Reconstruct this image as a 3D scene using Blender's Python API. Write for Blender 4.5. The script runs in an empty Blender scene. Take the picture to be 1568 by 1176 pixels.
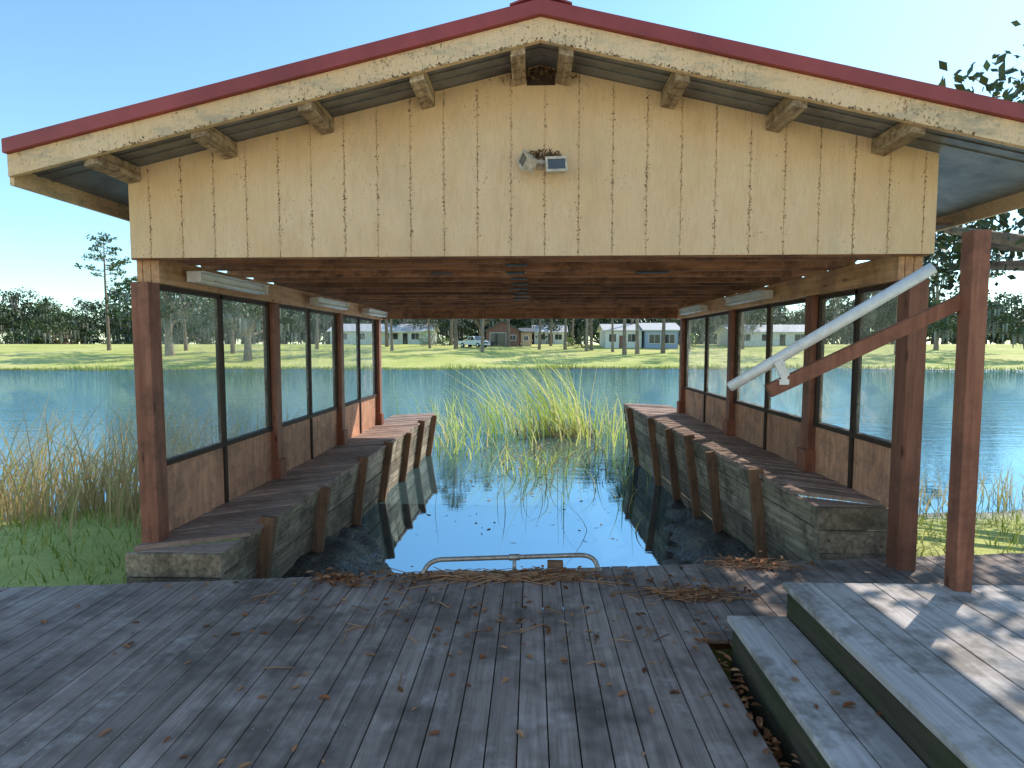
import bpy, math, random
from mathutils import Vector, Matrix, noise
random.seed(7)
R=random.random
def U(a,b): return a+(b-a)*random.random()
C=bpy.data.collections.new("Boathouse"); bpy.context.scene.collection.children.link(C)

# ------------------------------------------------------------------ mesh builder
class MB:
    def __init__(s): s.v=[];s.f=[];s.m=[];s.r=[]
    def add(s,vs,fs,mat=0,r=None):
        if r is None: r=R()
        b=len(s.v); s.v+= [tuple(v) for v in vs]
        for f in fs: s.f.append([b+i for i in f]); s.m.append(mat); s.r.append(r)
    def box(s,x0,x1,y0,y1,z0,z1,mat=0,r=None,M=None):
        vs=[Vector(p) for p in ((x0,y0,z0),(x1,y0,z0),(x1,y1,z0),(x0,y1,z0),(x0,y0,z1),(x1,y0,z1),(x1,y1,z1),(x0,y1,z1))]
        if M: vs=[M@v for v in vs]
        s.add(vs,[(0,3,2,1),(4,5,6,7),(0,1,5,4),(1,2,6,5),(2,3,7,6),(3,0,4,7)],mat,r)
    def beam(s,p1,p2,w,h,up=(0,0,1),mat=0,r=None):
        p1=Vector(p1);p2=Vector(p2);d=(p2-p1).normalized();up=Vector(up)
        a=d.cross(up).normalized();b=a.cross(d).normalized()
        vs=[]
        for p in (p1,p2):
            for i,j in ((-1,-1),(1,-1),(1,1),(-1,1)): vs.append(p+a*i*w/2+b*j*h/2)
        s.add(vs,[(3,2,1,0),(4,5,6,7),(0,1,5,4),(1,2,6,5),(2,3,7,6),(3,0,4,7)],mat,r)
    def cyl(s,p1,p2,r1,r2=None,n=10,mat=0,r=None,cap=True):
        if r2 is None:r2=r1
        p1=Vector(p1);p2=Vector(p2);d=(p2-p1).normalized()
        a=d.orthogonal().normalized();b=d.cross(a)
        vs=[]
        for p,q in ((p1,r1),(p2,r2)):
            for i in range(n):
                t=2*math.pi*i/n; vs.append(p+(a*math.cos(t)+b*math.sin(t))*q)
        fs=[(i,(i+1)%n,n+(i+1)%n,n+i) for i in range(n)]
        if cap: fs+=[tuple(range(n))[::-1],tuple(range(n,2*n))]
        s.add(vs,fs,mat,r)
    def tube(s,pts,rads,n=8,mat=0,r=None):
        if r is None:r=R()
        pts=[Vector(p) for p in pts]; vs=[];fs=[]
        a=None
        for k,p in enumerate(pts):
            d=(pts[min(k+1,len(pts)-1)]-pts[max(k-1,0)]).normalized()
            if a is None: a=d.orthogonal().normalized()
            a=(a-d*a.dot(d)).normalized(); b=d.cross(a)
            q=rads[k] if hasattr(rads,'__len__') else rads
            for i in range(n):
                t=2*math.pi*i/n; vs.append(p+(a*math.cos(t)+b*math.sin(t))*q)
        for k in range(len(pts)-1):
            for i in range(n):
                fs.append((k*n+i,k*n+(i+1)%n,(k+1)*n+(i+1)%n,(k+1)*n+i))
        fs+=[tuple(range(n))[::-1],tuple(range((len(pts)-1)*n,len(pts)*n))]
        s.add(vs,fs,mat,r)
    def prism(s,poly,y0,y1,mat=0,r=None):
        n=len(poly); vs=[(x,y0,z) for x,z in poly]+[(x,y1,z) for x,z in poly]
        fs=[tuple(range(n)),tuple(range(n,2*n))[::-1]]+[(i,n+i,n+(i+1)%n,(i+1)%n) for i in range(n)]
        s.add(vs,fs,mat,r)
    def poly_z(s,poly,z0,z1,mat=0,r=None):
        n=len(poly); vs=[(x,y,z0) for x,y in poly]+[(x,y,z1) for x,y in poly]
        fs=[tuple(range(n))[::-1],tuple(range(n,2*n))]+[(i,(i+1)%n,n+(i+1)%n,n+i) for i in range(n)]
        s.add(vs,fs,mat,r)
    def leaf(s,c,size,mat=0,r=None,asp=.6,nrm=None):
        c=Vector(c); a=Vector((U(-1,1),U(-1,1),U(-1,1))).normalized(); b=a.orthogonal().normalized()
        if nrm is not None:
            n_=(Vector(nrm)+Vector((U(-.3,.3),U(-.3,.3),U(-.3,.3)))).normalized(); a=n_.orthogonal().normalized()
            t=U(0,6.28); a=(Matrix.Rotation(t,3,n_)@a); b=n_.cross(a)
        else: b=(Matrix.Rotation(U(0,6.28),3,a)@b)
        s.add([c-a*size*.5,c+b*size*asp*.5,c+a*size*.5,c-b*size*asp*.5],[(0,1,2,3)],mat,r)
    def blade(s,p,h,lean,w,mat=0,seg=5,curl=1.6,r=None):
        p=Vector(p); L=Vector(lean); t=U(0,3.14); sd=Vector((math.cos(t),math.sin(t)*.5,0)); vs=[];fs=[]
        for k in range(seg+1):
            q=k/seg; c=p+Vector((0,0,h*(q-.12*q*q*L.length)))+L*h*(q**curl)
            ww=w*(1-q**1.5)*.5+.0015; vs+=[c-sd*ww,c+sd*ww]
        for k in range(seg): fs.append((2*k,2*k+1,2*k+3,2*k+2))
        s.add(vs,fs,mat,r)
    def build(s,name,mats,parent=None,smooth=False,bevel=0,loc=None):
        me=bpy.data.meshes.new(name); me.from_pydata(s.v,[],s.f)
        for m in mats: me.materials.append(m)
        me.polygons.foreach_set("material_index",s.m)
        at=me.attributes.new("rnd",'FLOAT','FACE'); at.data.foreach_set("value",s.r)
        if smooth: me.polygons.foreach_set("use_smooth",[True]*len(s.f))
        me.update()
        o=bpy.data.objects.new(name,me); C.objects.link(o)
        if parent: o.parent=parent
        if loc: o.location=loc
        if bevel:
            b=o.modifiers.new("b",'BEVEL'); b.width=bevel; b.segments=2; b.limit_method='ANGLE'
        return o
def empty(name):
    o=bpy.data.objects.new(name,None); C.objects.link(o); return o

# ------------------------------------------------------------------ materials
def nm(name):
    m=bpy.data.materials.new(name); m.use_nodes=True; nt=m.node_tree; b=nt.nodes["Principled BSDF"]; return m,nt,b
def ramp(nt,src,stops):
    r=nt.nodes.new("ShaderNodeValToRGB"); e=r.color_ramp.elements
    while len(e)<len(stops): e.new(.5)
    for i,(p,c) in enumerate(stops):
        e[i].position=p; e[i].color=(c[0],c[1],c[2],1) if hasattr(c,'__len__') else (c,c,c,1)
    nt.links.new(src,r.inputs[0]); return r.outputs[0]
def mix(nt,f,a,b,mode='MIX'):
    m=nt.nodes.new("ShaderNodeMix"); m.data_type='RGBA'; m.blend_type=mode
    for s,v in ((m.inputs[0],f),(m.inputs[6],a),(m.inputs[7],b)):
        if hasattr(v,'is_linked') or hasattr(v,'links'): nt.links.new(v,s)
        elif hasattr(v,'__len__'): s.default_value=(v[0],v[1],v[2],1)
        else: s.default_value=v
    return m.outputs[2]
def math_(nt,op,a,b=None,c=None):
    m=nt.nodes.new("ShaderNodeMath"); m.operation=op
    for i,v in enumerate((a,b,c)):
        if v is None: continue
        if hasattr(v,'links'): nt.links.new(v,m.inputs[i])
        else: m.inputs[i].default_value=v
    return m.outputs[0]
def noise_(nt,vec,scale,detail=4,rough=.6):
    n=nt.nodes.new("ShaderNodeTexNoise"); n.inputs["Scale"].default_value=scale; n.inputs["Detail"].default_value=min(detail,4); n.inputs["Roughness"].default_value=rough
    if vec is not None: nt.links.new(vec,n.inputs["Vector"])
    return n.outputs["Fac"]
def bump(nt,b,h,strength=.3,dist=.01):
    n=nt.nodes.new("ShaderNodeBump"); n.inputs["Strength"].default_value=strength; n.inputs["Distance"].default_value=dist
    nt.links.new(h,n.inputs["Height"]); nt.links.new(n.outputs[0],b.inputs["Normal"])
def coords(nt): return nt.nodes.new("ShaderNodeTexCoord").outputs["Object"]
def rnd(nt):
    a=nt.nodes.new("ShaderNodeAttribute"); a.attribute_name="rnd"; return a.outputs["Fac"]
def vscale(nt,vec,s):
    m=nt.nodes.new("ShaderNodeMapping"); m.inputs["Scale"].default_value=s; nt.links.new(vec,m.inputs["Vector"]); return m.outputs[0]
def wood(name,c1,c2,axis=1,rough=.8,stain=None,samt=.5,sscale=1.5,bmp=.4,grain=30,var=.35,knots=False,light=None):
    m,nt,b=nm(name); co=coords(nt); r=rnd(nt)
    off=nt.nodes.new("ShaderNodeVectorMath"); off.operation='ADD'; nt.links.new(co,off.inputs[0])
    cb=nt.nodes.new("ShaderNodeCombineXYZ"); rr=math_(nt,'MULTIPLY',r,37.); 
    for i in range(3): nt.links.new(rr,cb.inputs[i])
    nt.links.new(cb.outputs[0],off.inputs[1])
    sc=[grain]*3; sc[axis]=1.6
    g=noise_(nt,vscale(nt,off.outputs[0],sc),1.,4,.7)
    col=ramp(nt,g,[(.3,c1),(.7,c2)])
    v=math_(nt,'MULTIPLY_ADD',r,2*var,1-var)
    h=nt.nodes.new("ShaderNodeHueSaturation"); nt.links.new(v,h.inputs["Value"]); nt.links.new(col,h.inputs["Color"]); col=h.outputs[0]
    if knots:
        sk=[9]*3; sk[axis]=2.2
        vo=nt.nodes.new("ShaderNodeTexVoronoi"); vo.inputs["Scale"].default_value=1.; nt.links.new(vscale(nt,off.outputs[0],sk),vo.inputs["Vector"])
        col=mix(nt,ramp(nt,vo.outputs["Distance"],[(.06,.85),(.14,0.)]),col,(c1[0]*.25,c1[1]*.25,c1[2]*.25))
    if light is not None:
        s=noise_(nt,co,3.1,4,.8); col=mix(nt,ramp(nt,s,[(.53,0.),(.68,.7)]),col,light)
    if stain is not None:
        s=noise_(nt,co,sscale,4,.8); sf=ramp(nt,s,[(.46,0.),(.62,samt)]); col=mix(nt,sf,col,stain)
    nt.links.new(col,b.inputs["Base Color"]); b.inputs["Roughness"].default_value=rough
    b.inputs["Specular IOR Level"].default_value=.3
    bump(nt,b,g,bmp,.006); return m
def plain(name,c,rough=.6,metal=0,var=.15,ns=6,bmp=.1):
    m,nt,b=nm(name); co=coords(nt); n=noise_(nt,co,ns,4,.65)
    c=Vector(c); lo=c*(1-var*1.6); hi=c*(1+var)
    nt.links.new(ramp(nt,n,[(.3,lo),(.7,hi)]),b.inputs["Base Color"])
    b.inputs["Roughness"].default_value=rough; b.inputs["Metallic"].default_value=metal
    if bmp: bump(nt,b,n,bmp,.01)
    return m
def leafm(name,stops,trans=.4,rough=.6):
    m,nt,b=nm(name); col=ramp(nt,rnd(nt),stops)
    nt.links.new(col,b.inputs["Base Color"]); b.inputs["Roughness"].default_value=rough
    if trans>0:
        t=nt.nodes.new("ShaderNodeBsdfTranslucent"); nt.links.new(col,t.inputs[0])
        mx=nt.nodes.new("ShaderNodeMixShader"); mx.inputs[0].default_value=trans
        nt.links.new(b.outputs[0],mx.inputs[1]); nt.links.new(t.outputs[0],mx.inputs[2])
        nt.links.new(mx.outputs[0],nt.nodes["Material Output"].inputs[0])
    return m

M_deck=wood("deck_boards",(.215,.158,.132),(.44,.335,.285),1,.8,(.115,.082,.066),.8,1.1,.5,34,.2,False,(.52,.43,.385))
M_walk=wood("walkway_boards",(.30,.19,.15),(.54,.38,.30),0,.85,(.15,.09,.07),.5,2.,.4,30,.3)
M_walkedge=wood("retaining_planks",(.17,.125,.085),(.50,.39,.27),1,.9,(.10,.075,.05),.75,2.2,.7,26,.35,True)
M_pile=wood("piling_wood",(.19,.10,.06),(.38,.21,.12),2,.85,(.10,.065,.045),.5,2,.5,30,.3)
M_post=wood("stained_post",(.21,.075,.045),(.38,.155,.095),2,.6,(.11,.05,.035),.5,3,.25,25,.15,True)
M_beam=wood("stained_beam",(.55,.26,.12),(.82,.48,.26),1,.65,(.25,.11,.06),.5,2.5,.25,25,.2,True)
M_joist=wood("joist_wood",(.22,.09,.052),(.56,.27,.155),0,.7,(.11,.055,.04),.7,2.5,.4,22,.42,True)
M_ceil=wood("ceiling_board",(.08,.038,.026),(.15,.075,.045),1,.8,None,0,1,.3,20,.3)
M_knee=wood("plywood_panel",(.46,.20,.12),(.74,.39,.24),2,.75,(.24,.13,.09),.6,2.5,.25,18,.2)
M_stud=wood("dark_stud",(.035,.022,.016),(.07,.04,.028),2,.7,None,0,1,.2,20,.2)
M_lookout=wood("weathered_lookout",(.24,.16,.10),(.68,.52,.36),1,.85,(.16,.10,.065),.85,14.,.6,30,.2)
M_step=wood("step_boards",(.40,.35,.33),(.64,.58,.55),1,.8,(.19,.16,.13),.75,3.,.5,30,.15)
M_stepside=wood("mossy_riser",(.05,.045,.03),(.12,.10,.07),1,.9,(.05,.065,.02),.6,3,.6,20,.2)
M_red=plain("red_metal",(.36,.06,.055),.5,.0,.15,3,.02)
M_grey=plain("galvanised_underside",(.24,.235,.235),.5,.2,.3,4,.05)
M_pipe=plain("galvanised_pipe",(.50,.43,.37),.4,.6,.25,30,.1)
M_white=plain("white_enamel",(.82,.78,.72),.4,0,.1,8,.02)
M_alu=plain("pale_aluminium",(.80,.77,.74),.4,.1,.1,20,.05)
M_lampglass=plain("lamp_glass",(.10,.11,.12),.1,0,.1,5,0)
M_lamp=plain("lamp_housing",(.68,.58,.46),.5,.0,.25,30,.2)
M_darkhole=plain("dark_tarp",(.07,.075,.085),.8,0,.3,9,.3)
M_brownleaf=leafm("dead_leaf",[(0,(.12,.045,.015)),(.5,(.36,.13,.045)),(1,(.55,.30,.15))],.15,.8)
M_needle=leafm("straw",[(0,(.20,.09,.045)),(1,(.54,.31,.17))],0,.8)
M_debris=leafm("vine_debris",[(0,(.07,.035,.015)),(1,(.34,.20,.09))],0,.9)

def cream_mat(name,x0,sp,grooves=True):
    m,nt,b=nm(name); co=coords(nt); sx=nt.nodes.new("ShaderNodeSeparateXYZ"); nt.links.new(co,sx.inputs[0])
    big=noise_(nt,co,1.6,4,.6); fine=noise_(nt,vscale(nt,co,(60,60,9)),1.,4,.7)
    col=ramp(nt,big,[(.3,(.87,.565,.305)),(.7,(.96,.685,.43))])
    col=mix(nt,ramp(nt,fine,[(.42,0.),(.8,.4)]),col,(.70,.45,.25))
    fl=noise_(nt,vscale(nt,co,(75,75,45)),1.,4,.75); pat=noise_(nt,co,3.2,4,.7)
    if grooves:
        t=math_(nt,'FRACT',math_(nt,'DIVIDE',math_(nt,'SUBTRACT',sx.outputs[0],x0-sp*20+sp/2),sp))
        d=math_(nt,'ABSOLUTE',math_(nt,'SUBTRACT',t,.5)); near=ramp(nt,d,[(.0,.12),(.02,.10),(.06,.02),(.5,0.)])
    else:
        near=math_(nt,'MULTIPLY',noise_(nt,co,1.1,3,.6),.13)
    a=math_(nt,'ADD',math_(nt,'ADD',fl,near),math_(nt,'MULTIPLY',pat,.32))
    f=ramp(nt,a,[(.81,0.),(.87,.9)])
    col=mix(nt,f,col,(.24,.125,.05))
    st=noise_(nt,vscale(nt,co,(9,9,2)),1.,4,.7); col=mix(nt,ramp(nt,st,[(.55,0.),(.78,.45)]),col,(.66,.38,.18))
    gr=noise_(nt,vscale(nt,co,(4,4,1.2)),1.,4,.7); col=mix(nt,ramp(nt,gr,[(.5,0.),(.75,.35)]),col,(.52,.40,.25))
    if not grooves:
        mil=noise_(nt,vscale(nt,co,(3,3,9)),1.,4,.75); col=mix(nt,ramp(nt,mil,[(.48,0.),(.66,.75)]),col,(.46,.37,.26))
    nt.links.new(col,b.inputs["Base Color"]); b.inputs["Roughness"].default_value=.8
    h=mix(nt,f,fine,(0,0,0)); bump(nt,b,h,.6,.006); return m
M_cream=cream_mat("peeling_cream_siding",.09,.2507)
M_fascia=cream_mat("peeling_cream_fascia",.09,.2507,False)

def screen_mat():
    m=bpy.data.materials.new("insect_screen"); m.use_nodes=True; nt=m.node_tree; b=nt.nodes["Principled BSDF"]
    co=coords(nt); n=noise_(nt,co,2.5,4,.75)
    c=ramp(nt,n,[(.3,(.5,.46,.38)),(.7,(.78,.70,.58))])
    nt.links.new(c,b.inputs["Base Color"]); b.inputs["Roughness"].default_value=.8
    tl=nt.nodes.new("ShaderNodeBsdfTranslucent"); nt.links.new(c,tl.inputs[0])
    m1=nt.nodes.new("ShaderNodeMixShader"); m1.inputs[0].default_value=.6; nt.links.new(b.outputs[0],m1.inputs[1]); nt.links.new(tl.outputs[0],m1.inputs[2])
    tr=nt.nodes.new("ShaderNodeBsdfTransparent"); tr.inputs[0].default_value=(1,1,1,1)
    m2=nt.nodes.new("ShaderNodeMixShader")
    nt.links.new(ramp(nt,n,[(.38,.12),(.66,.42)]),m2.inputs[0]); nt.links.new(tr.outputs[0],m2.inputs[1]); nt.links.new(m1.outputs[0],m2.inputs[2])
    nt.links.new(m2.outputs[0],nt.nodes["Material Output"].inputs[0]); return m
M_screen=screen_mat()

# ------------------------------------------------------------------ terrain
def shore_far(x):
    s=58+2.2*math.sin(x*.07)+1.0*math.sin(x*.23+1)
    if x<-32: s-= min((-32-x)*.35,22)
    if x>45: s-= min((x-45)*.35,22)
    return s
WZ=-.75
def H(x,y):
    n=noise.noise(Vector((x*.35,y*.35,0)))*.06+noise.noise(Vector((x*1.7,y*1.7,3)))*.03
    sf=shore_far(x)
    if y>30:
        d=y-sf
        z=WZ+ (min(d*.054,2.5)+ (d>0)*.06 if d>0 else max(d*.15,-1.2))
        return z+n*1.0
    sn=8.2+.6*math.sin(x*.9) if x<0 else 9.0+.5*math.sin(x*.8)
    if abs(x)>12: sn+= (abs(x)-12)*.35
    d=sn-y
    out=WZ+(min(d*.14,.52) if d>0 else max(d*.2,-1.2))
    if -2.85<x<2.65:
        z=-1.5
        n2=noise.noise(Vector((x*3.1,y*3.1,7)))*.07+noise.noise(Vector((x*7,y*7,9)))*.035
        zl=-.55-.24*(x+2.3)-max(0,y-6)*.12+n2
        zr=-.57-.27*(2.2-x)-max(0,y-6.5)*.07+n2
        if y>9: zr-=.3*(y-9)
        z=max(z,zl,zr)
        if y<4.6: z=-.45
        return z
    return out+n
def axis(a,b,step,far,g=1.16):
    L=[];x=a
    while x<=b: L.append(x); x+=step
    st=step; x=b
    while x<far: st=min(st*g,9 if x<200 else 60); x+=st; L.append(x)
    st=step; x=a; P=[]
    while x>-far: st=min(st*g,9 if x>-200 else 60); x-=st; P.append(x)
    return P[::-1]+L
xs=axis(-4.2,4.2,.08,1500); ys=axis(3.5,12,.09,1500)
vs=[(x,y,H(x,y)) for y in ys for x in xs]; nx=len(xs)
fs=[(j*nx+i,j*nx+i+1,(j+1)*nx+i+1,(j+1)*nx+i) for j in range(len(ys)-1) for i in range(nx-1)]
mg=MB(); mg.v=vs; mg.f=fs; mg.m=[0]*len(fs); mg.r=[.5]*len(fs)
m,nt,b=nm("ground_grass_mud")
g=nt.nodes.new("ShaderNodeNewGeometry"); sx=nt.nodes.new("ShaderNodeSeparateXYZ"); nt.links.new(g.outputs["Position"],sx.inputs[0])
P=g.outputs["Position"]
n1=noise_(nt,P,.10,4,.7); n2=noise_(nt,P,1.4,4,.75)
col=ramp(nt,n1,[(.3,(.36,.42,.08)),(.5,(.60,.59,.16)),(.7,(.78,.68,.28))])
col=mix(nt,ramp(nt,n2,[(.35,.45),(.6,0.)]),col,(.24,.30,.06))
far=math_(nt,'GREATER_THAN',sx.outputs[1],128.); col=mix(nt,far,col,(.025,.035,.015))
mud=ramp(nt,noise_(nt,P,6,4,.7),[(.3,(.02,.016,.012)),(.7,(.12,.095,.07))])
mz=math_(nt,'ADD',sx.outputs[2],math_(nt,'MULTIPLY',n2,.12))
mf=ramp(nt,math_(nt,'ADD',mz,1.),[(.34,1.),(.46,0.)])
ins=math_(nt,'MULTIPLY',math_(nt,'LESS_THAN',math_(nt,'ABSOLUTE',sx.outputs[0]),2.9),math_(nt,'LESS_THAN',math_(nt,'ABSOLUTE',math_(nt,'SUBTRACT',sx.outputs[1],9.)),5.))
mf=math_(nt,'MAXIMUM',mf,ins)
col=mix(nt,mf,col,mud); nt.links.new(col,b.inputs["Base Color"])
nt.links.new(ramp(nt,mf,[(0,.9),(1,.28)]),b.inputs["Roughness"]); bump(nt,b,noise_(nt,P,14,4,.75),.8,.05)
mg.build("ground",[m],smooth=True)

# water
m,nt,b=nm("lake_water"); g=nt.nodes.new("ShaderNodeNewGeometry"); P=g.outputs["Position"]
sx=nt.nodes.new("ShaderNodeSeparateXYZ"); nt.links.new(P,sx.inputs[0])
w1=noise_(nt,vscale(nt,P,(1.2,4.5,1)),1.,4,.6); w2=noise_(nt,vscale(nt,P,(.35,1.3,1)),1.,3,.5)
h=math_(nt,'ADD',w1,w2)
bn=nt.nodes.new("ShaderNodeBump"); bn.inputs["Distance"].default_value=.05
fr=nt.nodes.new("ShaderNodeMapRange"); fr.inputs[1].default_value=10; fr.inputs[2].default_value=28; fr.inputs[3].default_value=.02; fr.inputs[4].default_value=.9
nt.links.new(sx.outputs[1],fr.inputs[0]); nt.links.new(fr.outputs[0],bn.inputs["Strength"]); nt.links.new(h,bn.inputs["Height"])
d=nt.nodes.new("ShaderNodeBsdfDiffuse"); d.inputs[0].default_value=(.05,.09,.10,1)
gl=nt.nodes.new("ShaderNodeBsdfGlossy"); gl.inputs[0].default_value=(.64,.86,1,1); gl.inputs[1].default_value=.012
fn=nt.nodes.new("ShaderNodeFresnel"); fn.inputs[0].default_value=8.
for q in (d,gl,fn): nt.links.new(bn.outputs[0],q.inputs["Normal"])
mx=nt.nodes.new("ShaderNodeMixShader"); nt.links.new(fn.outputs[0],mx.inputs[0]); nt.links.new(d.outputs[0],mx.inputs[1]); nt.links.new(gl.outputs[0],mx.inputs[2])
nt.links.new(mx.outputs[0],nt.nodes["Material Output"].inputs[0])
w=MB(); w.add([(-400,4.0,WZ),(400,4.0,WZ),(400,90,WZ),(-400,90,WZ)],[(0,1,2,3)]); w.build("lake_water",[m])

# ------------------------------------------------------------------ boathouse
BH=empty("boathouse")
XL,XR=-3.0,2.82; PKX=.05; SL=.23; RZ=3.75; Y0,Y1=4.40,11.1; JB=2.385
ZL,ZR=.15,.43
roofz=lambda x: RZ-SL*abs(x-PKX)
mb=MB(); edges=[XL-.08]
k=-12
while .09+.2507*k<XR+.08:
    e=.09+.2507*k
    if e>XL-.05: edges.append(e)
    k+=1
edges.append(XR+.12)
for a,c in zip(edges[:-1],edges[1:]):
    a2=a+.0022; c2=c-.0022; pts=[(a2,2.365),(c2,2.365),(c2,roofz(c2)-.004)]
    if a2<PKX<c2: pts.append((PKX,roofz(PKX)-.004))
    pts.append((a2,roofz(a2)-.004)); mb.prism(pts,Y0-.012,Y0)
mb.prism([(XL-.08,2.37),(XR+.12,2.37),(XR+.12,roofz(XR+.12)-.006),(PKX,RZ-.006),(XL-.08,roofz(XL-.08)-.006)],Y0-.008,Y0+.012,0)
mb.build("gable_siding",[M_cream],BH)
for s in (-1,1):
    xe= PKX+s*(3.62 if s<0 else 3.75)
    def strip(mbx,o0,o1,y0,y1,mat=0,x_in=PKX,xo=xe):
        mbx.prism([(x_in,roofz(x_in)+o0),(xo,roofz(xo)+o0),(xo,roofz(xo)+o1),(x_in,roofz(x_in)+o1)],y0,y1,mat)
    f=MB(); strip(f,-.075,.072,3.90,3.94); f.build("rake_fascia",[M_fascia],BH,bevel=.003)
    f=MB(); strip(f,.074,.165,3.865,3.955); strip(f,.045,.062,3.957,11.6)
    y=4.2
    while y<11.5:
        strip(f,.063,.085,y,y+.04); y+=.3
    f.build("red_metal_roof",[M_red],BH)
    f=MB(); strip(f,0,.04,3.942,11.58)
    y=4.02
    while y<4.36: strip(f,-.008,-.001,y,y+.03); y+=.115
    f.build("roof_underside",[M_grey],BH)
    f=MB(); f.prism([(xe,roofz(xe)-.12),(xe+s*.03,roofz(xe)-.12),(xe+s*.03,roofz(xe)+.05),(xe,roofz(xe)+.05)],3.945,11.58); f.build("eave_fascia",[M_fascia],BH)
f=MB(); f.prism([(PKX-.2,roofz(.25)+.168),(PKX-.2,roofz(.25)+.18),(PKX,RZ+.205),(PKX+.2,roofz(.25)+.18),(PKX+.2,roofz(.25)+.168),(PKX,RZ+.19)],3.86,11.6); f.build("ridge_cap",[M_red],BH)
f=MB()
for x in (-3.02,-2.27,-1.53,-.77,-.10,.22,.98,1.74,2.5):
    z=roofz(x); s=SL*(-1 if x>PKX else 1); w_=.048
    f.prism([(x-w_,z-.012-s*w_),(x+w_,z-.012+s*w_),(x+w_,z-.115+s*w_),(x-w_,z-.115-s*w_)],3.941,4.386)
f.build("lookouts",[M_lookout],BH,bevel=.006)
f=MB(); f.prism([(-.045,3.60),(.165,3.60),(.165,3.70),(.05,3.735),(-.045,3.70)],Y0-.016,Y0-.013); f.build("peak_vent_gap",[M_stud],BH)
f=MB(); f.prism([(XL-.05,2.4),(XR+.05,2.4),(XR+.05,roofz(XR)-.02),(PKX,RZ-.01),(XL-.05,roofz(XL)-.02)],11.17,11.2); f.build("far_gable_siding",[M_cream],BH)
f=MB()
f.box(XL-.1,XR+.1,Y0+.014,Y0+.05,JB-.03,2.56)
y=Y0+.45
while y<Y1-.15:
    jz=U(-.01,.01); f.box(XL-.1,-.1+U(-.1,.1),y,y+.04,JB+jz,2.55); f.box(-.35,XR+.1,y+.042,y+.082,JB-jz,2.55); y+=.51
f.box(XL-.1,XR+.1,Y1-.03,Y1+.015,JB-.19,2.57); f.box(XL-.1,XR+.1,Y1+.018,Y1+.06,JB-.18,2.57)
f.build("ceiling_joists",[M_joist],BH,bevel=.005)
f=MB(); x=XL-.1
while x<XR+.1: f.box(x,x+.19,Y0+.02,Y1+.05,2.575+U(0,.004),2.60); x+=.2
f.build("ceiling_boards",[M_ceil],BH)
f=MB()
for k in range(8):
    y=4.86+k*.51; f.box(-.25+U(-.03,.03),-.06+U(-.03,.03),y,y+U(.1,.16),JB-.022+U(-.003,.003),JB-.014)
f.box(-.95,-.75,5.4,5.5,JB-.02,JB-.015); f.box(.95,1.25,5.38,5.5,JB-.02,JB-.015)
f.build("torn_flashing",[M_darkhole],BH)
def wall(side,X,Z,kh,posts):
    s=-1 if side=='l' else 1
    par=BH
    f=MB()
    for y in posts: f.box(X-.07,X+.07,y-.07,y+.07,Z-.9 if y<4.6 else Z-.02,JB-.205)
    for y in posts[1:]: f.box(min(X-s*.10,X+s*.02),max(X-s*.10,X+s*.02),y-.085,y+.085,Z,Z+.22)
    f.build("wall_posts",[M_post],par,bevel=.006)
    f=MB(); f.box(X-.09,X-.045,Y0+.06,Y1+.1,JB-.20,JB-.004); f.box(X-.04,X+.02,Y0+.06,Y1+.1,JB-.20,JB-.004); f.box(X+.025,X+.09,Y0+.06,Y1+.1,JB-.205,JB-.004)
    f.build("wall_beam",[M_beam],par,bevel=.004)
    xo=X+s*.02
    for a,c in zip(posts[:-1],posts[1:]):
        mid=(a+c)/2
        f=MB(); 
        for p,q in ((a+.07,mid-.02),(mid+.02,c-.07)): f.box(xo-.008,xo+.008,p,q,Z-.02,Z+kh)
        f.build("kneewall_panel",[M_knee],par)
        f=MB(); f.box(xo-.03,xo+.03,mid-.022,mid+.022,Z,JB-.206); f.box(xo-.035,xo+.035,a+.072,c-.072,Z+kh+.001,Z+kh+.045)
        f.box(xo-.03,xo+.03,a+.071,a+.10,Z+kh+.046,JB-.207); f.box(xo-.03,xo+.03,c-.10,c-.071,Z+kh+.046,JB-.207)
        f.box(xo-.03,xo+.03,a+.101,c-.101,JB-.245,JB-.208)
        f.build("screen_frame",[M_stud],par)
        f=MB(); f.add([(xo,a+.1,Z+kh+.04),(xo,c-.1,Z+kh+.04),(xo,c-.1,JB-.23),(xo,a+.1,JB-.23)],[(0,1,2,3)]); f.build("insect_screen",[M_screen],par)
wall('l',XL,ZL,.56,[4.42,6.58,8.85,11.08])
wall('r',XR,ZR,.46,[4.42,5.9,8.2,10.85])
def fixture(x,y0,y1,s):
    e=empty("fluorescent_light_fixture"); f=MB(); xx=x-s*.11
    f.box(xx-.035,xx+.02,y0,y1,2.255,2.30); f.beam((xx-s*.02,y0,2.307),(xx-s*.02,y1,2.307),.12,.012)
    f.box(xx-.06,xx+.06,y0-.015,y0,2.22,2.31); f.box(xx-.06,xx+.06,y1,y1+.015,2.22,2.31)
    f.build("housing",[M_white],e,bevel=.003)
    f=MB(); f.cyl((xx-.035,y0,2.235),(xx-.035,y1,2.235),.016); f.cyl((xx+.03,y0,2.235),(xx+.03,y1,2.235),.016); f.build("tubes",[M_white],e,smooth=True)
for y0,y1 in ((4.75,5.95),(7.4,8.6),(9.7,10.9)): fixture(XL+.09,y0,y1,-1)
for y0,y1 in ((6.6,7.8),(9.0,10.2)): fixture(XR-.09,y0,y1,1)

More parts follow.
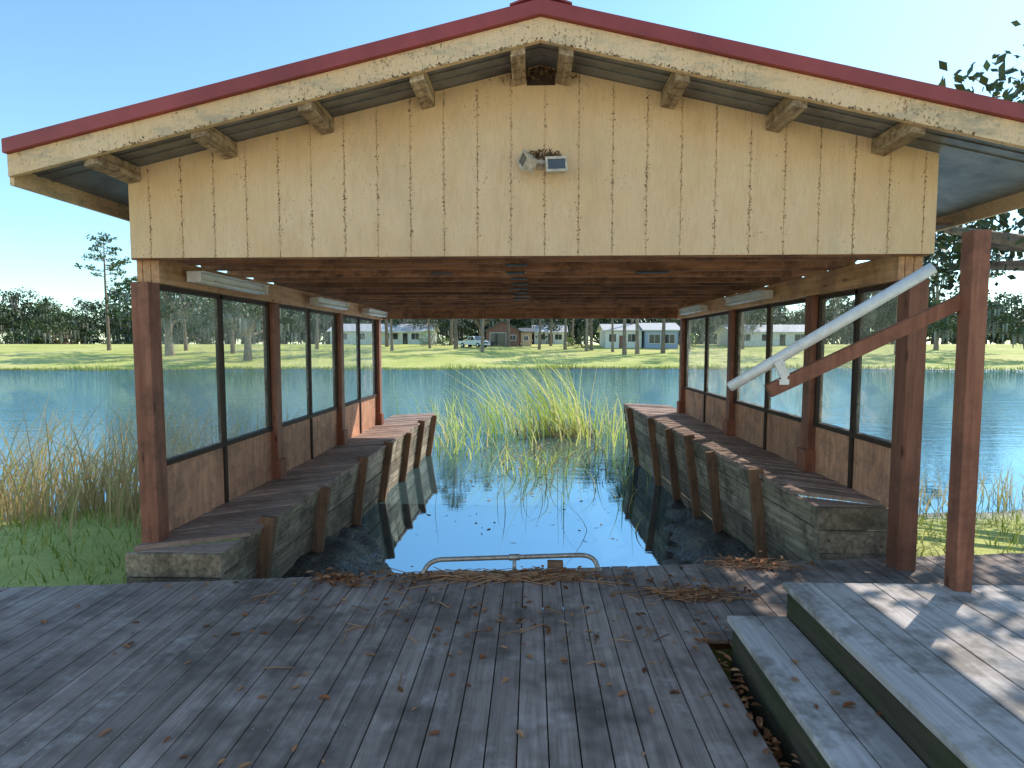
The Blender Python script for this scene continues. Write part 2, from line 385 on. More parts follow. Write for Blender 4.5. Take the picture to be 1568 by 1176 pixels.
# ------------------------------------------------------------------ side walkways
def walkway(name,side,X,Z,xe0,xe1,y0,y1,skew=.45):
    e=empty(name); s=-1 if side=='l' else 1
    edge=lambda y: xe0+(xe1-xe0)*(y-y0)/(y1-y0)
    f=MB(); y=y0-.5; xw=X+s*.06; pitch=.105
    while y<y1:
        p=[(xw,y),(edge(y+skew)-s*.02,y+skew),(edge(y+skew)-s*.02,y+skew+pitch-.016),(xw,y+pitch-.016)]
        p=[(px,min(max(py,y0),y1)) for px,py in p]
        if s>0: p=p[::-1]
        dz=U(-.006,.006)
        if p[1][1]!=p[2][1] and p[0][1]!=p[3][1]: f.poly_z(p,Z-.035+dz,Z+dz)
        y+=pitch
    # triangular corner board where the skewed boards start
    f.poly_z([(xw,y0+.004),(edge(y0),y0+.004),(edge(y0),y0+.30),(xw,y0+.02)][::(1 if s<0 else -1)],Z-.05,Z-.037)
    f.build("boards",[M_walk],e)
    f=MB(); nz=6; top=Z-.04; ph=.19
    for k in range(nz):
        zt=top-k*ph; zb=zt-ph+.012; o0=s*.15*(k*ph)/1.1; o1=s*.15*((k+1)*ph)/1.1
        y=y0
        while y<y1-.01:
            L=min(U(2.2,3.6),y1-y); ya,yb=y,y+L-.006; j=U(-.006,.006); z1,z2=U(-.010,.004),U(-.010,.004)
            vs=[]
            for yy,dz in ((ya,z1),(yb,z2)):
                for xx,zz in ((edge(yy)+o0+j,zt),(edge(yy)+o0+s*.04+j,zt),(edge(yy)+o1+s*.04+j,zb),(edge(yy)+o1+j,zb)): vs.append((xx,yy,zz+dz))
            f.add(vs,[(0,1,2,3),(7,6,5,4),(0,4,5,1),(1,5,6,2),(2,6,7,3),(3,7,4,0)]); y+=L
        f.box(min(edge(y1)+o0,X+s*.1),max(edge(y1)+o0,X+s*.1),y1+.003,y1+.04,zb,zt)
        f.box(min(edge(y0)+o0,X+s*.1),max(edge(y0)+o0,X+s*.1),y0-.043,y0-.003,zb,zt)
    f.build("retaining_planks",[M_walkedge],e)
    f=MB()
    ys_=[4.9,6.2,7.6,8.9,10.2,11.4,12.7] if s<0 else [5.75,7.0,7.9,8.85,10.0,11.8]
    for y in ys_:
        h=U(-.02,.05)
        f.beam((edge(y)-s*.045,y,Z+h),(edge(y)-s*.045+s*.18,y+U(-.12,.08),Z-1.25),.075,.14,(1,0,0))
    f.build("pilings",[M_pile],e,bevel=.006)
walkway("wooden_walkway",'l',XL,ZL,-2.36,-2.22,4.25,13.0)
walkway("wooden_walkway",'r',XR,ZR,2.30,2.0,4.7,12.6)
# ------------------------------------------------------------------ front deck
DK=empty("front_deck"); f=MB(); edge=lambda x: 4.28+.122*x
pitch=.1335; x=-5.0; scr=MB()
while x<5.2:
    a,c=x+.003,x+pitch-.003; ystart=-3.9
    if a>1.0: ystart=3.28
    dz=U(-.0015,.0015)
    f.poly_z([(a,ystart),(c,ystart),(c,edge(c)+U(-.01,.01)),(a,edge(a)+U(-.01,.01))],-.03+dz,dz)
    yy=edge(a)-.1
    while yy>ystart+.1:
        for q in (.03,pitch-.03):
            sxx=x+q+U(-.004,.004); yq=yy+U(-.006,.006); scr.cyl((sxx,yq,dz-.002),(sxx,yq,dz+.0012),.0042,n=8)
        yy-=.405
    x+=pitch
f.build("deck_boards",[M_deck],DK,bevel=.003)
scr.build("screws",[plain("screw_head",(.4,.37,.35),.5,.5,.2,5,0)],DK)
f=MB()
f.add([(-5,edge(-5)-.04,-.04),(5.2,edge(5.2)-.04,-.04),(5.2,edge(5.2)-.04,-.28),(-5,edge(-5)-.04,-.28)],[(0,1,2,3)])
for y in (3.5,3.1,2.7,2.3,1.9,1.5,1.1,.7,.3): f.box(-5,.954 if y<3.3 else 5,y,y+.04,-.18,-.034)
f.box(.955,.995,-2.5,3.3,-.2,-.035)
for x in (-4.5,-1.6,1.2,4): f.box(x,x+.1,edge(x)-.2,edge(x)-.08,-1.5,-.05)
f.build("deck_frame",[M_pile],DK)

ST=empty("wooden_steps"); f=MB(); g2=MB()
f.box(1.10,1.26,.2,3.20,.145,.18); f.box(1.266,1.43,.2,3.20,.146,.181)
x=1.42
while x<4.6: f.box(x,x+.16,.2,3.24,.325,.36+U(0,.002)); x+=.166
g2.box(1.125,1.15,.22,3.18,-.3,.143); g2.box(1.44,1.46,.22,3.22,.0,.323)
g2.box(1.151,1.439,3.15,3.18,-.3,.142); g2.box(1.461,4.5,3.18,3.22,-.3,.322)
f.build("treads",[M_step],ST,bevel=.004); g2.build("risers",[M_stepside],ST)
HR=empty("stair_handrail"); f=MB()
pa=Vector((1.16,3.42,1.455)); pb=Vector((1.50,3.28,1.70)); dr=(pb-pa)
f.tube([pa-dr*.02,pa,pa+dr*.5,pb,pa+dr*2.6],[.022,.030,.031,.031,.031],14); f.build("pole",[M_alu],HR,smooth=True)
f=MB(); q=pa+dr*.70
f.beam(q+Vector((-.02,-.03,-.02)),q+Vector((.035,-.03,-.13)),.05,.008,(0,1,0)); f.cyl(q+Vector((.01,-.04,-.03)),q+Vector((.01,.04,-.03)),.01); f.box(q.x-.01,q.x+.05,q.y-.035,q.y+.03,q.z-.15,q.z-.12)
f.build("bracket",[M_white],HR)
f=MB(); f.beam(q+Vector((-.06,0,-.19)),q+Vector((.98,-.1,.34)),.05,.075); f.box(2.3,2.39,3.14,3.23,.36,2.3); f.build("wood_rail",[M_post],HR,bevel=.004)

GR=empty("dock_grab_rail"); f=MB()
def dp(x,off,z): return (x,edge(x)+off,z)
def bez(a,b,c,n=6): 
    a,b,c=map(Vector,(a,b,c)); return [a*(1-t)**2+b*2*t*(1-t)+c*t*t for t in [i/n for i in range(n+1)]]
pts=bez(dp(-.80,-.06,.0),dp(-.79,-.03,.10),dp(-.68,0,.10))+bez(dp(.36,0,.10),dp(.50,0,.10),dp(.50,-.06,.0))
f.tube(pts,.018,12)
f.cyl(dp(-.13,0,.10),dp(-.13,-.04,0),.014); f.tube([dp(-.17,0,.10),dp(-.09,0,.10)],.024,12)
for x in (-.80,.50,-.13): f.cyl(dp(x,-.05,.001),dp(x,-.05,.008),.035,n=14)
f.build("pipe",[M_pipe],GR,smooth=True)
f=MB(); f.box(.12,.24,4.30,4.36,-.03,.05); f.build("wood_block",[M_pile],GR,bevel=.006)

FL=empty("twin_floodlight"); f=MB(); cx,cz=.06,3.03; Yw=Y0-.012
f.cyl((cx,Yw,cz+.02),(cx,Yw-.03,cz+.02),.06,.05,18); f.cyl((cx,Yw-.03,cz+.02),(cx,Yw-.07,cz+.0),.022,.02)
def lamp(c,yaw,pitch,roll,w=.155,h=.10,d=.07):
    Mx=Matrix.Translation(c)@Matrix.Rotation(yaw,4,'Z')@Matrix.Rotation(pitch,4,'X')@Matrix.Rotation(roll,4,'Y')
    vs=[]
    for y,sc in ((-d/2,1),(d/4,.92),(d/2,.55)):
        for i,j in ((-1,-1),(1,-1),(1,1),(-1,1)): vs.append(Mx@Vector((i*w/2*sc,y,j*h/2*sc)))
    f.add(vs,[(0,1,5,4),(1,2,6,5),(2,3,7,6),(3,0,4,7),(4,5,9,8),(5,6,10,9),(6,7,11,10),(7,4,8,11),(8,9,10,11)])
    t=.014
    for (x0,x1,z0,z1) in ((-w/2,w/2,h/2-t,h/2+.004),(-w/2,w/2,-h/2-.004,-h/2+t),(-w/2,-w/2+t,-h/2+t,h/2-t),(w/2-t,w/2,-h/2+t,h/2-t)): f.box(x0,x1,-d/2-.008,-d/2+.003,z0,z1,0,.5,Mx)
    f.box(-w/2+t,w/2-t,-d/2-.002,-d/2+.002,-h/2+t,h/2-t,1,.5,Mx)
    for k in range(5): f.box(-w/2*.8+k*w*.2-.003,-w/2*.8+k*w*.2+.003,d*.1,d*.62,-h*.42,h*.42,0,.5,Mx)
lamp((cx+.105,Yw-.12,cz-.045),math.radians(8),math.radians(-4),math.radians(-4))
lamp((cx-.095,Yw-.11,cz-.01),math.radians(-62),math.radians(-14),math.radians(38))
f.cyl((cx,Yw-.06,cz),(cx+.09,Yw-.08,cz-.01),.012); f.cyl((cx,Yw-.06,cz),(cx-.08,Yw-.08,cz+.02),.012)
f.build("lamp_heads",[M_lamp,M_lampglass],FL)
f=MB()
for k in range(260):
    a=U(-.13,.14); f.leaf((cx+a,Yw-U(.0,.1),cz+.045+U(-.03,.035)*(1-abs(a)*3)),U(.02,.06),0,None,.3)
f.build("debris_nest",[M_debris],FL)
f=MB()
for k in range(300):
    a=random.gauss(0,.12); f.leaf((PKX+a,Yw-.006-U(0,.03),roofz(PKX+a)-.02-abs(random.gauss(0,.035))),U(.015,.05),0,None,.3)
for k in range(900):
    g_=.09+.2507*random.randint(-12,11); a=g_+random.gauss(0,.008); zz=U(2.4,3.7)
    if random.random()<.5: zz=2.75+random.gauss(0,.2)
    if zz<roofz(a)-.03: f.leaf((a,Yw-.002,zz),U(.005,.02),0,None,.5,(0,-1,0))
for k in range(350):
    x=U(XL,XR); f.leaf((x,3.895,roofz(x)-.075+U(-.004,.03)*U(0,1)),U(.008,.025),0,None,.5,(0,-1,0))
f.build("dried_vine_debris",[M_debris])

f=MB()
def litter(cx,cy,sx_,sy_,n,z=0,zs=.03,lim=True,size=(.012,.034)):
    for k in range(n):
        x=random.gauss(cx,sx_); y=random.gauss(cy,sy_)
        if lim and y>edge(x)-.01: y=edge(x)-U(.01,.1)
        if x>1.0 and y<3.3 and z==0: continue
        s_=U(*size); c=Vector((x,y,z+.004+abs(random.gauss(0,zs)))); 
        t=U(0,6.28); a=Vector((math.cos(t),math.sin(t),U(-.2,.2)))*s_; b_=Vector((-math.sin(t),math.cos(t),U(-.2,.2)))*s_*.45; up=Vector((0,0,s_*U(.1,.35)))
        f.add([c-a,c-a*.3-b_+up,c+a*.5-b_*.8+up,c+a,c+a*.5+b_*.8+up,c-a*.3+b_+up],[(0,1,2,3),(0,3,4,5)])
litter(-1.38,4.02,.12,.05,110); litter(0,4.12,.5,.05,190,0,.015); litter(.15,4.2,.12,.05,60,0,.015); litter(1.1,3.85,.16,.05,120); litter(1.75,4.4,.18,.06,110)
litter(0,3.5,1.4,.5,170,0,.002); litter(-.3,2.5,1.0,.6,34,0,.002); litter(-.9,4.0,.1,.1,30)
litter(1.06,2.5,.03,.5,170,-.2,.04,False); litter(1.04,2.5,.03,.5,110,-.06,.03,False); litter(1.3,2.2,.1,.5,8,.183,.002,False)
litter(1.07,3.25,.08,.05,40,.0,.01,False)
f.build("fallen_leaves",[M_brownleaf])
f=MB()
for (cx_,cy_,sx1,sy1,n,L) in ((-.25,4.11,.28,.04,150,.5),(.1,4.14,.12,.05,70,.25),(1.1,3.86,.15,.05,110,.28),(1.7,4.4,.15,.05,60,.4),(-1.35,4.05,.1,.05,24,.2),(-.6,3.6,.7,.35,40,.2),(.9,3.5,.4,.3,30,.16)):
    for k in range(n):
        x=random.gauss(cx_,sx1); y=random.gauss(cy_,sy1); t=random.gauss(0.1,.35) ; l=U(.3,1)*L; z=U(.004,.025)
        if L<.21: z=.004; t=U(0,3.14)
        d_=Vector((math.cos(t),math.sin(t),U(-.02,.02) if L>.21 else 0))*l/2; c=Vector((x,y,z)); f.tube([c-d_,c+Vector((0,0,.005)),c+d_],[.003,.0035,.002],5)
f.build("dry_reed_stems",[M_needle])

# ------------------------------------------------------------------ reeds
M_reed=leafm("reed_blade",[(0,(.26,.36,.05)),(.5,(.58,.64,.13)),(.8,(.84,.78,.30)),(1,(.76,.56,.28))],.5,.5)
M_dry=leafm("dry_grass_blade",[(0,(.36,.25,.12)),(.6,(.62,.46,.24)),(1,(.40,.42,.15))],.4,.7)
M_dead=leafm("dead_reed",[(0,(.12,.08,.04)),(1,(.50,.35,.17))],.2,.8)
f=MB()
def clump(cx,cy,sx_,sy_,n,h0,h1,lx,lxs,w=.028,mat=0):
    for k in range(n):
        x=random.gauss(cx,sx_); y=random.gauss(cy,sy_); h=U(h0,h1)
        f.blade((x,y,WZ-.05),h,(random.gauss(lx,lxs),random.gauss(0,.2),0),w*U(.6,1.2),mat,7,U(1.3,3.2))
clump(.75,15.8,.45,.5,120,1.5,2.75,-.5,.22)
clump(.1,15.9,.6,.5,95,1.1,2.5,-.6,.25)
clump(-.7,15.9,.6,.6,60,.7,1.8,-.5,.35)
clump(1.3,15.6,.4,.4,60,.6,1.5,-.25,.4)
clump(-.9,14.2,.8,.6,42,.4,1.2,-.3,.5)
clump(-1.2,12.6,.5,.5,22,.3,.8,-.1,.6); clump(2.3,16.5,.5,.8,55,.5,1.3,-.1,.25); clump(2.0,14,.4,1.2,46,.4,1.2,.05,.2)
clump(-2.2,16.5,.5,.9,50,.4,1.3,-.3,.3); clump(-2.0,13.5,.25,.6,22,.4,.9,0,.4)
clump(-2.,20,1.2,1,60,.5,1.1,-.2,.3)
clump(.7,15.5,.6,.3,190,.2,.7,0,.9,.03,1)
clump(-.1,11.0,.35,.4,40,.3,.75,-.1,1.0,.022); clump(-.1,8.6,.5,.8,10,.3,.6,0,.5,.008,1); clump(.75,9.3,.3,1.2,12,.4,1.0,.1,.25,.010,1)
clump(.5,12.6,.9,.9,80,.15,.5,0,1.3,.022,1); clump(.3,12.4,.9,.9,50,.15,.5,0,1.3,.022,0)
clump(-1.5,9.,.15,.8,5,.3,.6,.1,.3,.01,1); clump(1.5,11,.4,1.6,26,.3,.8,.0,.4,.016,0)
f.build("reed_clump",[M_reed,M_dead],smooth=False)
f=MB()
for k in range(1800):
    x=random.gauss(.6,.85); y=random.gauss(13.2,1.7)
    if R()<.1: x=U(-1.6,1.8); y=U(7,13)
    s_=U(.02,.12); f.leaf((x,y,WZ+.004),s_,0,None,.12 if R()<.75 else .5,(0,0,8))
f.build("floating_plant_debris",[M_dead])

f=MB()
for k in range(1300):
    x=U(-8.5,-3.8); y=random.gauss(8.2,.9); f.blade((x,y,H(x,y)-.05),U(.6,1.75),(random.gauss(.1,.3),random.gauss(0,.3),0),.022,0,5,2.)
for k in range(400):
    x=U(3.6,9); y=random.gauss(9.3,.5); f.blade((x,y,H(x,y)-.05),U(.3,.8),(random.gauss(.1,.3),random.gauss(0,.3),0),.02,0,4,2.,U(.5,1))
f.build("dry_grass",[M_dry])
f=MB(); M_grass=leafm("grass_blade",[(0,(.16,.23,.03)),(.6,(.36,.42,.08)),(1,(.6,.54,.2))],.3,.7)
for k in range(8000):
    sd=-1 if R()<.5 else 1
    x=sd*U(3.3,13); y=U(3.2,9.2) if sd>0 else U(4.0,8.2)
    z=H(x,y)
    if z<WZ+.03: continue
    f.blade((x,y,z-.01),U(.05,.22),(random.gauss(0,.5),random.gauss(0,.5),0),.014,0,2,2.)
for k in range(7000):
    x=U(-75,75); s_=shore_far(x); y=s_+abs(random.gauss(0,.8))-.3; hh=U(.1,.4)*(1.6 if noise.noise(Vector((x*.2,0,0)))>.1 else .8)
    f.blade((x,y,H(x,y)-.03),hh,(random.gauss(0,.4),random.gauss(0,.3),0),.10,0,2,2.)
f.build("bank_grass",[M_grass])

# ------------------------------------------------------------------ trees
M_bark=wood("pine_bark",(.15,.11,.085),(.38,.29,.23),2,.9,None,0,1,.8,6,.2)
M_pine=leafm("pine_needles",[(0,(.03,.06,.02)),(.6,(.08,.13,.04)),(1,(.15,.20,.06))],0,.6)
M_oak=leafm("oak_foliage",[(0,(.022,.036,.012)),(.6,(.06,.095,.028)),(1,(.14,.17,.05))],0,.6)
M_moss=leafm("spanish_moss",[(0,(.14,.14,.11)),(1,(.34,.34,.28))],0,.9)
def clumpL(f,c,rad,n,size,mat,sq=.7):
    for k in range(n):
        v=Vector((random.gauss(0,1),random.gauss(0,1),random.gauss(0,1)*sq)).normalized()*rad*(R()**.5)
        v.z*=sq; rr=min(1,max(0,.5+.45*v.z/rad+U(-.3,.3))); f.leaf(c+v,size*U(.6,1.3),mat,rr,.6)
def pine(h,seed):
    random.seed(seed); f=MB(); lean=Vector((U(-.03,.03),U(-.03,.03),0)); pts=[];rd=[]
    r0=.24*h/16
    for i in range(9):
        t=i/8; pts.append(Vector((lean.x*h*t+.12*math.sin(t*4+seed),lean.y*h*t,h*t-.3*(i==0)))); rd.append(r0*(1.25 if i==0 else 1-.8*t))
    f.tube(pts,rd,9,0)
    for k in range(26):
        t=U(.52,.98); i=min(7,int(t*8)); p=pts[i].lerp(pts[i+1],t*8-i); a=U(0,6.28); L=(1.12-t)*h*.36*U(.6,1.2)+.5
        e=p+Vector((math.cos(a)*L,math.sin(a)*L,L*U(.05,.4))); m_=p.lerp(e,.5)+Vector((0,0,-.1*L))
        f.tube([p,m_,e],[.06,.04,.015],5,0)
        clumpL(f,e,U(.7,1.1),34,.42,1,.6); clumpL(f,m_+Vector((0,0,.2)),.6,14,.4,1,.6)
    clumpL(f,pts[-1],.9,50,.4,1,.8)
    for k in range(5):
        t=U(.25,.5); i=int(t*8); p=pts[i]; a=U(0,6.28); f.tube([p,p+Vector((math.cos(a),math.sin(a),.2))*U(.4,1)],[.03,.01],4,0)
    me=f.build("tmp",[M_bark,M_pine]); d=me.data; bpy.data.objects.remove(me); return d
pines=[pine(17,1),pine(19,2),pine(15,3),pine(18,4)]
random.seed(11)
def place(me,name,x,y,s=1,rz=None,dz=0):
    o=bpy.data.objects.new(name,me); C.objects.link(o); o.location=(x,y,H(x,y)+dz); o.scale=(s,s,s); o.rotation_euler=(0,0,U(0,6.28) if rz is None else rz); return o
tp=[(-7.0,82),(-11.5,88),(1.1,90),(5.0,90),(8.0,86),(9.0,88),(11.6,84),(12.6,79),(14.3,80),(18.4,82),(-16,90),(23,86),(-20.5,84),(28,80),(33,92),(-27,80),(-33,88),(-40,76),(-50,82),(40,84),(48,78),(-4,96),(3.2,100),(16.5,98),(57,84),(-60,80),(66,88),(-14,99),(7,101),(-24,95)]
for i,(x,y) in enumerate(tp): place(pines[i%4],"pine_tree",x,y,U(.85,1.1))
def oak(h,seed,moss=True,n=46,low=.3,ls=.42):
    random.seed(seed); f=MB(); th=h*.28
    f.tube([(0,0,-.3),(.1,0,th*.5),(0,.1,th)],[.55,.4,.36],9,0)
    for k in range(n):
        a=U(0,6.28); rr=h*.48*(R()**.5); z=h*(low+(.92-low)*(1-(rr/(h*.5))**2)*U(.35,1)); c=Vector((math.cos(a)*rr,math.sin(a)*rr,z+U(-.4,.4)))
        if k%4==0: f.tube([(0,0,th*.9),Vector((c.x*.5,c.y*.5,th+(z-th)*.6)),c],[.25,.14,.05],6,0)
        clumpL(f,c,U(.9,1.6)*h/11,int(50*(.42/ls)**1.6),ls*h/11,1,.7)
        if moss and k%2==0:
            for q in range(10):
                p=c+Vector((U(-1,1),U(-1,1),-.5)); L=U(.5,1.9); t=U(0,3.14); w_=U(.06,.16); dx=Vector((math.cos(t)*w_,math.sin(t)*w_,0))
                f.add([p-dx,p+dx,p+dx*.8-Vector((0,0,L*.6)),p-Vector((0,0,L)),p-dx*.7-Vector((0,0,L*.7))],[(0,1,2,3,4)],2)
    o=f.build("tmp",[M_bark,M_oak,M_moss]); d=o.data; bpy.data.objects.remove(o); return d
oaks=[oak(11,21),oak(13,22),oak(10,23)]
shade_oak=oak(9,31,False,90,.38,.17)
random.seed(5)
root=empty("distant_tree_line")
x=-130; i=0
while x<130:
    for row in (0,1,2):
        xx=x+U(-3,3); yy=120+row*9+U(-4,4)-(max(0,abs(x)-45)*.25); o=place(oaks[i%3],"oak_crown",xx,yy,U(.8,1.35),None,(-3.4,-1.2,0)[row]); o.parent=root; i+=1
    x+=6
for (x,y,s) in ((-33,66,1.0),(-46,72,1.1),(52,70,1.),(-22,110,.9),(-10,112,.95),(27,106,.9),(36,104,1)): place(oaks[i%3],"added_shade_oak",x,y,s); i+=1
place(shade_oak,"added_shade_oak",9.3,7.3,1.0)  # oak added at right to cast shade on the steps and deck
def bush(name,x,y,r,h,n=420,mat=None,cone=False,size=.22):
    f=MB(); z0=H(x,y)
    for k in range(6): 
        a=U(0,6.28); f.tube([(x,y,z0-.05),(x+math.cos(a)*r*.4,y+math.sin(a)*r*.4,z0+h*.6)],[.04,.015],5,0)
    for k in range(n):
        t=R(); rr=r*((1-t)*.95+.05 if cone else math.sqrt(max(0,1-(t-.4)**2/.37)))*U(.75,1.08); a=U(0,6.28)
        f.leaf((x+math.cos(a)*rr*R()**.3,y+math.sin(a)*rr*R()**.3,z0+h*t+U(-.05,.05)),size*U(.6,1.3),1,min(1,max(0,t+U(-.4,.3))),.6)
    f.build(name,[M_bark,mat or M_oak])
M_bush=leafm("shrub_leaves",[(0,(.05,.09,.02)),(.6,(.14,.22,.05)),(1,(.30,.38,.10))],.2)
bush("round_shrub",-17.6,98,1.9,2.6,700,M_bush); bush("conifer_shrub",8.1,95,1.5,3.6,800,M_oak,True); bush("round_shrub",24.5,92,1.6,2.6,600,M_bush); bush("round_shrub",6.3,99,1.2,1.5,300,M_bush)
bush("round_shrub",-14.8,98,1.1,1.3,300,M_bush)
bush("bank_shrub",-9.5,6.3,1.1,1.5,2200,M_bush,False,.09); bush("bank_shrub",-7.2,5.2,.8,1.0,1500,M_bush,False,.08); bush("bank_shrub",8.5,6.8,1.2,1.6,2200,M_bush,False,.09)

# ------------------------------------------------------------------ houses
def paint(n,c): return plain(n,c,.7,0,.06,2,0)
M_glass=plain("window_glass",(.03,.04,.05),.08,0,.2,3,0)
M_hw=paint("house_white",(.82,.80,.78)); M_hb=paint("house_blue_grey",(.36,.43,.60)); M_hr=paint("grey_shingle",(.6,.58,.58)); M_dr=paint("dark_roof",(.14,.135,.14)); M_brn=paint("barn_brown",(.28,.13,.10)); M_tan=paint("barn_tan",(.66,.42,.28)); M_trim=paint("white_trim",(.82,.81,.8)); M_warm=paint("house_cream",(.86,.78,.66))
def house(name,x0,x1,y0,d,wh,rh,wall_m,roof_m,wins,doors=(),gable_front=False,porch=None,oh=.5):
    e=empty(name); z=min(H(x0,y0),H(x1,y0))-.1; f=MB(); f.box(x0,x1,y0,y0+d,z-.3,z+wh); 
    if gable_front: xm=(x0+x1)/2; f.prism([(x0,z+wh),(x1,z+wh),(xm,z+wh+rh)],y0,y0+d)
    else:
        ym=y0+d/2
        for xx in (x0,x1-.1): f.add([(xx,y0,z+wh),(xx,y0+d,z+wh),(xx,ym,z+wh+rh),(xx+.1,y0,z+wh),(xx+.1,y0+d,z+wh),(xx+.1,ym,z+wh+rh)],[(0,1,2),(5,4,3),(0,3,4,1),(1,4,5,2),(2,5,3,0)])
    f.build("walls",[wall_m],e)
    f=MB(); o=oh
    if gable_front:
        for sx1 in (-1,1):
            xe=xm+sx1*((x1-x0)/2+o); ze=z+wh-o*rh/((x1-x0)/2); f.prism([(xm,z+wh+rh+.02),(xe,ze+.02),(xe,ze+.17),(xm,z+wh+rh+.2)],y0-o,y0+d+o)
    else:
        for s1 in (-1,1):
            ye=ym+s1*(d/2+o); ze=z+wh-o*rh/(d/2)
            f.add([(x0-o,ym,z+wh+rh+.02),(x1+o,ym,z+wh+rh+.02),(x1+o,ye,ze+.02),(x0-o,ye,ze+.02),(x0-o,ym,z+wh+rh+.18),(x1+o,ym,z+wh+rh+.18),(x1+o,ye,ze+.16),(x0-o,ye,ze+.16)],[(0,1,2,3),(4,5,6,7),(0,1,5,4),(1,2,6,5),(2,3,7,6),(3,0,4,7)])
    f.build("roof",[roof_m],e)
    f=MB()
    for w4 in wins:
        wx,wz,ww,wh_=w4[:4]; back=len(w4)>4
        a=x0+wx
        def bx(p,q,u,v,z0,z1,mt):
            if back: u,v=2*y0+d-v,2*y0+d-u
            f.box(p,q,u,v,z0,z1,mt)
        bx(a-.08,a+ww+.08,y0-.05,y0+.01,z+wz-.08,z+wz+wh_+.08,0); bx(a,a+ww/2-.03,y0-.07,y0-.02,z+wz,z+wz+wh_,1); bx(a+ww/2+.03,a+ww,y0-.07,y0-.02,z+wz,z+wz+wh_,1)
    f.build("windows",[M_trim,M_glass],e)
    f=MB()
    for (dx,dw,dh,mt) in doors: f.box(x0+dx-.08,x0+dx+dw+.08,y0-.04,y0,z,z+dh+.08,0); f.box(x0+dx,x0+dx+dw,y0-.07,y0-.03,z,z+dh,mt)
    if doors: f.build("doors",[M_trim,M_glass,M_brn],e)
    if porch:
        f=MB(); a,b_,pd=porch; f.box(x0+a,x0+b_,y0-pd,y0-.05,z+wh-.25,z+wh-.1)
        xx=x0+a+.1
        while xx<x0+b_: f.box(xx-.06,xx+.06,y0-pd+.05,y0-pd+.17,z,z+wh-.26); xx+=2.2
        f.build("porch",[M_trim],e)
    return e
house("white_ranch_house",-37,-18.6,105,8,2.5,1.3,M_hw,M_hr,[(1.5,1,1.6,1.1),(5,1,1.6,1.1),(10.5,1,2.,1.1),(15,1,1.4,1.1)],[(8,.95,2.1,1),(13.3,1,2.1,1)],porch=(7,14,2))
house("brown_barn",-7.8,-2.2,98,8,2.7,1.5,M_brn,M_dr,[(3.9,1.1,1.1,.8)],[(.7,2.6,2.3,1)],True)
house("tan_shed",-1.9,-.1,98.5,6,2.5,.6,M_tan,M_dr,[(.5,1.1,.7,.7)],[])
house("white_cottage",.4,6.4,112,7,2.5,1.2,M_hw,M_hr,[(.8,1,1.3,1),(4,1,1.3,1)],[(2.7,.9,2.1,1)])
house("white_lake_house",11.8,17.6,94,8,2.9,1.,M_hw,M_hr,[(.6,1.1,1.1,1.2),(3.6,1.1,1.2,1.2)],[(2.2,.95,2.1,2)])
house("blue_grey_house",18.,23.2,93,8,3.1,1.1,M_hb,M_hr,[(.6,1.0,1.7,1.4),(3.,1.0,1.6,1.4)],[])
house("white_ranch_house",34,48,100,8,2.5,1.2,M_hw,M_hr,[(1.5,1,1.6,1.1),(5,1,1.6,1.1),(10.5,1,2.,1.1)],[(8,.95,2.1,1)])
# unseen house added behind the viewer to bounce sunlight onto the gable
house("unseen_bounce_house",-9,9,-12.5,8,5.2,1.6,M_warm,M_hr,[(2,1,1.4,1.3,1),(13,1,1.4,1.3,1),(2,3.5,1.4,1.2,1),(8,3.5,1.4,1.2,1),(14,3.5,1.4,1.2,1)],[],oh=.3)

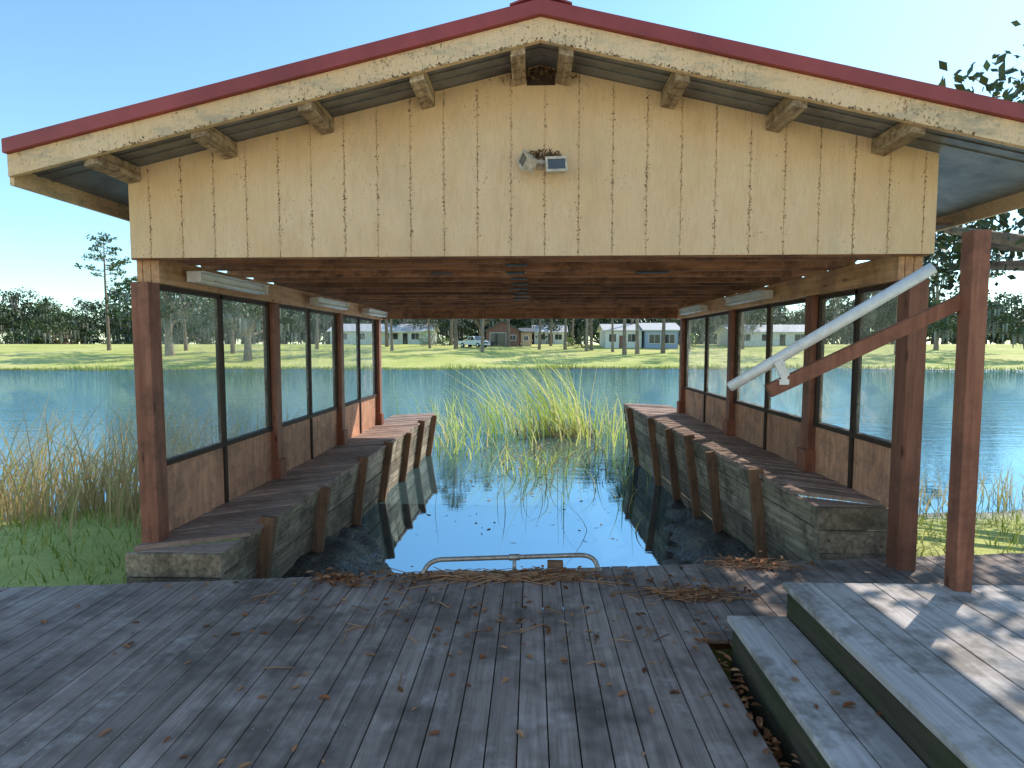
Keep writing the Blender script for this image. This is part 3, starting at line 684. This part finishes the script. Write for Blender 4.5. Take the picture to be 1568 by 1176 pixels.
def truck(x,y,rz,paintm):
    e=empty("parked_pickup_truck"); f=MB()
    side=[(-2.6,.45),(-2.6,1.05),(-.7,1.08),(-.65,1.12),(-.45,1.75),(.75,1.78),(1.35,1.15),(2.4,1.02),(2.6,.85),(2.6,.45)]
    f.prism(side,-.9,.9,0); f.box(-2.62,-2.55,-.92,.92,.4,.6,3); f.box(2.55,2.68,-.92,.92,.38,.6,3)
    f.box(2.56,2.63,-.6,.6,.66,.86,2); f.box(2.57,2.64,-.85,-.62,.7,.88,3); f.box(2.57,2.64,.62,.85,.7,.88,3)
    for s in (-1,1):
        ys0=.9*s; y0,y1=sorted((ys0-.005*s,ys0+.012*s)); f.prism([(-.5,1.18),(-.36,1.66),(.15,1.68),(.15,1.18)],y0,y1,1); f.prism([(.22,1.18),(.22,1.68),(.68,1.68),(1.12,1.18)],y0,y1,1)
    f.add([(.80,-.78,1.72),(.80,.78,1.72),(1.34,.82,1.20),(1.34,-.82,1.20)],[(0,1,2,3)],1)
    f.v[-4:]=[(a+.02,b,c+.02) for a,b,c in f.v[-4:]]
    for wx in (-1.65,1.7):
        for s in (-1,1): f.cyl((wx,s*.72,.38),(wx,s*.95,.38),.38,n=18,mat=2); f.cyl((wx,s*.95,.38),(wx,s*.96,.38),.2,n=12,mat=3)
    o=f.build("body",[paintm,M_glass,plain("tyre",(.02,.02,.02),.8,0,.1,5,0),M_alu],e,bevel=.03); o.location=(x,y,H(x,y)); o.rotation_euler=(0,0,rz)
truck(-9.3,92,math.radians(-38),plain("truck_paint",(.55,.62,.70),.25,.2,.03,2,0))

# ------------------------------------------------------------------ light, world, camera
az=math.radians(46); el=math.radians(40)
sd=Vector((math.sin(az)*math.cos(el),math.cos(az)*math.cos(el),math.sin(el)))
L=bpy.data.lights.new("sun",'SUN'); L.energy=5; L.angle=math.radians(.5); L.color=(1,.93,.82)
so=bpy.data.objects.new("sun",L); C.objects.link(so); so.rotation_euler=(-sd).to_track_quat('-Z','Y').to_euler()
W=bpy.data.worlds.new("World"); bpy.context.scene.world=W; W.use_nodes=True; nt=W.node_tree
sk=nt.nodes.new("ShaderNodeTexSky"); sk.sky_type='NISHITA'; sk.sun_disc=False; sk.sun_elevation=el; sk.sun_rotation=az; sk.air_density=1.; sk.dust_density=.2; sk.ozone_density=1.
bg=nt.nodes["Background"]; nt.links.new(mix(nt,1.,sk.outputs[0],(1.36,1.74,1.76),'MULTIPLY'),bg.inputs[0]); bg.inputs[1].default_value=.15
cd=bpy.data.cameras.new("camera"); co=bpy.data.objects.new("camera",cd); C.objects.link(co)
cd.sensor_width=36; cd.lens=20.32; cd.clip_end=4000; cd.clip_start=.05
co.location=(0,0,1.7); co.rotation_euler=(math.radians(90-3.88),0,math.radians(2.0))
sc=bpy.context.scene; sc.camera=co
sc.view_settings.view_transform='Standard'; sc.view_settings.look='None'; sc.view_settings.exposure=0
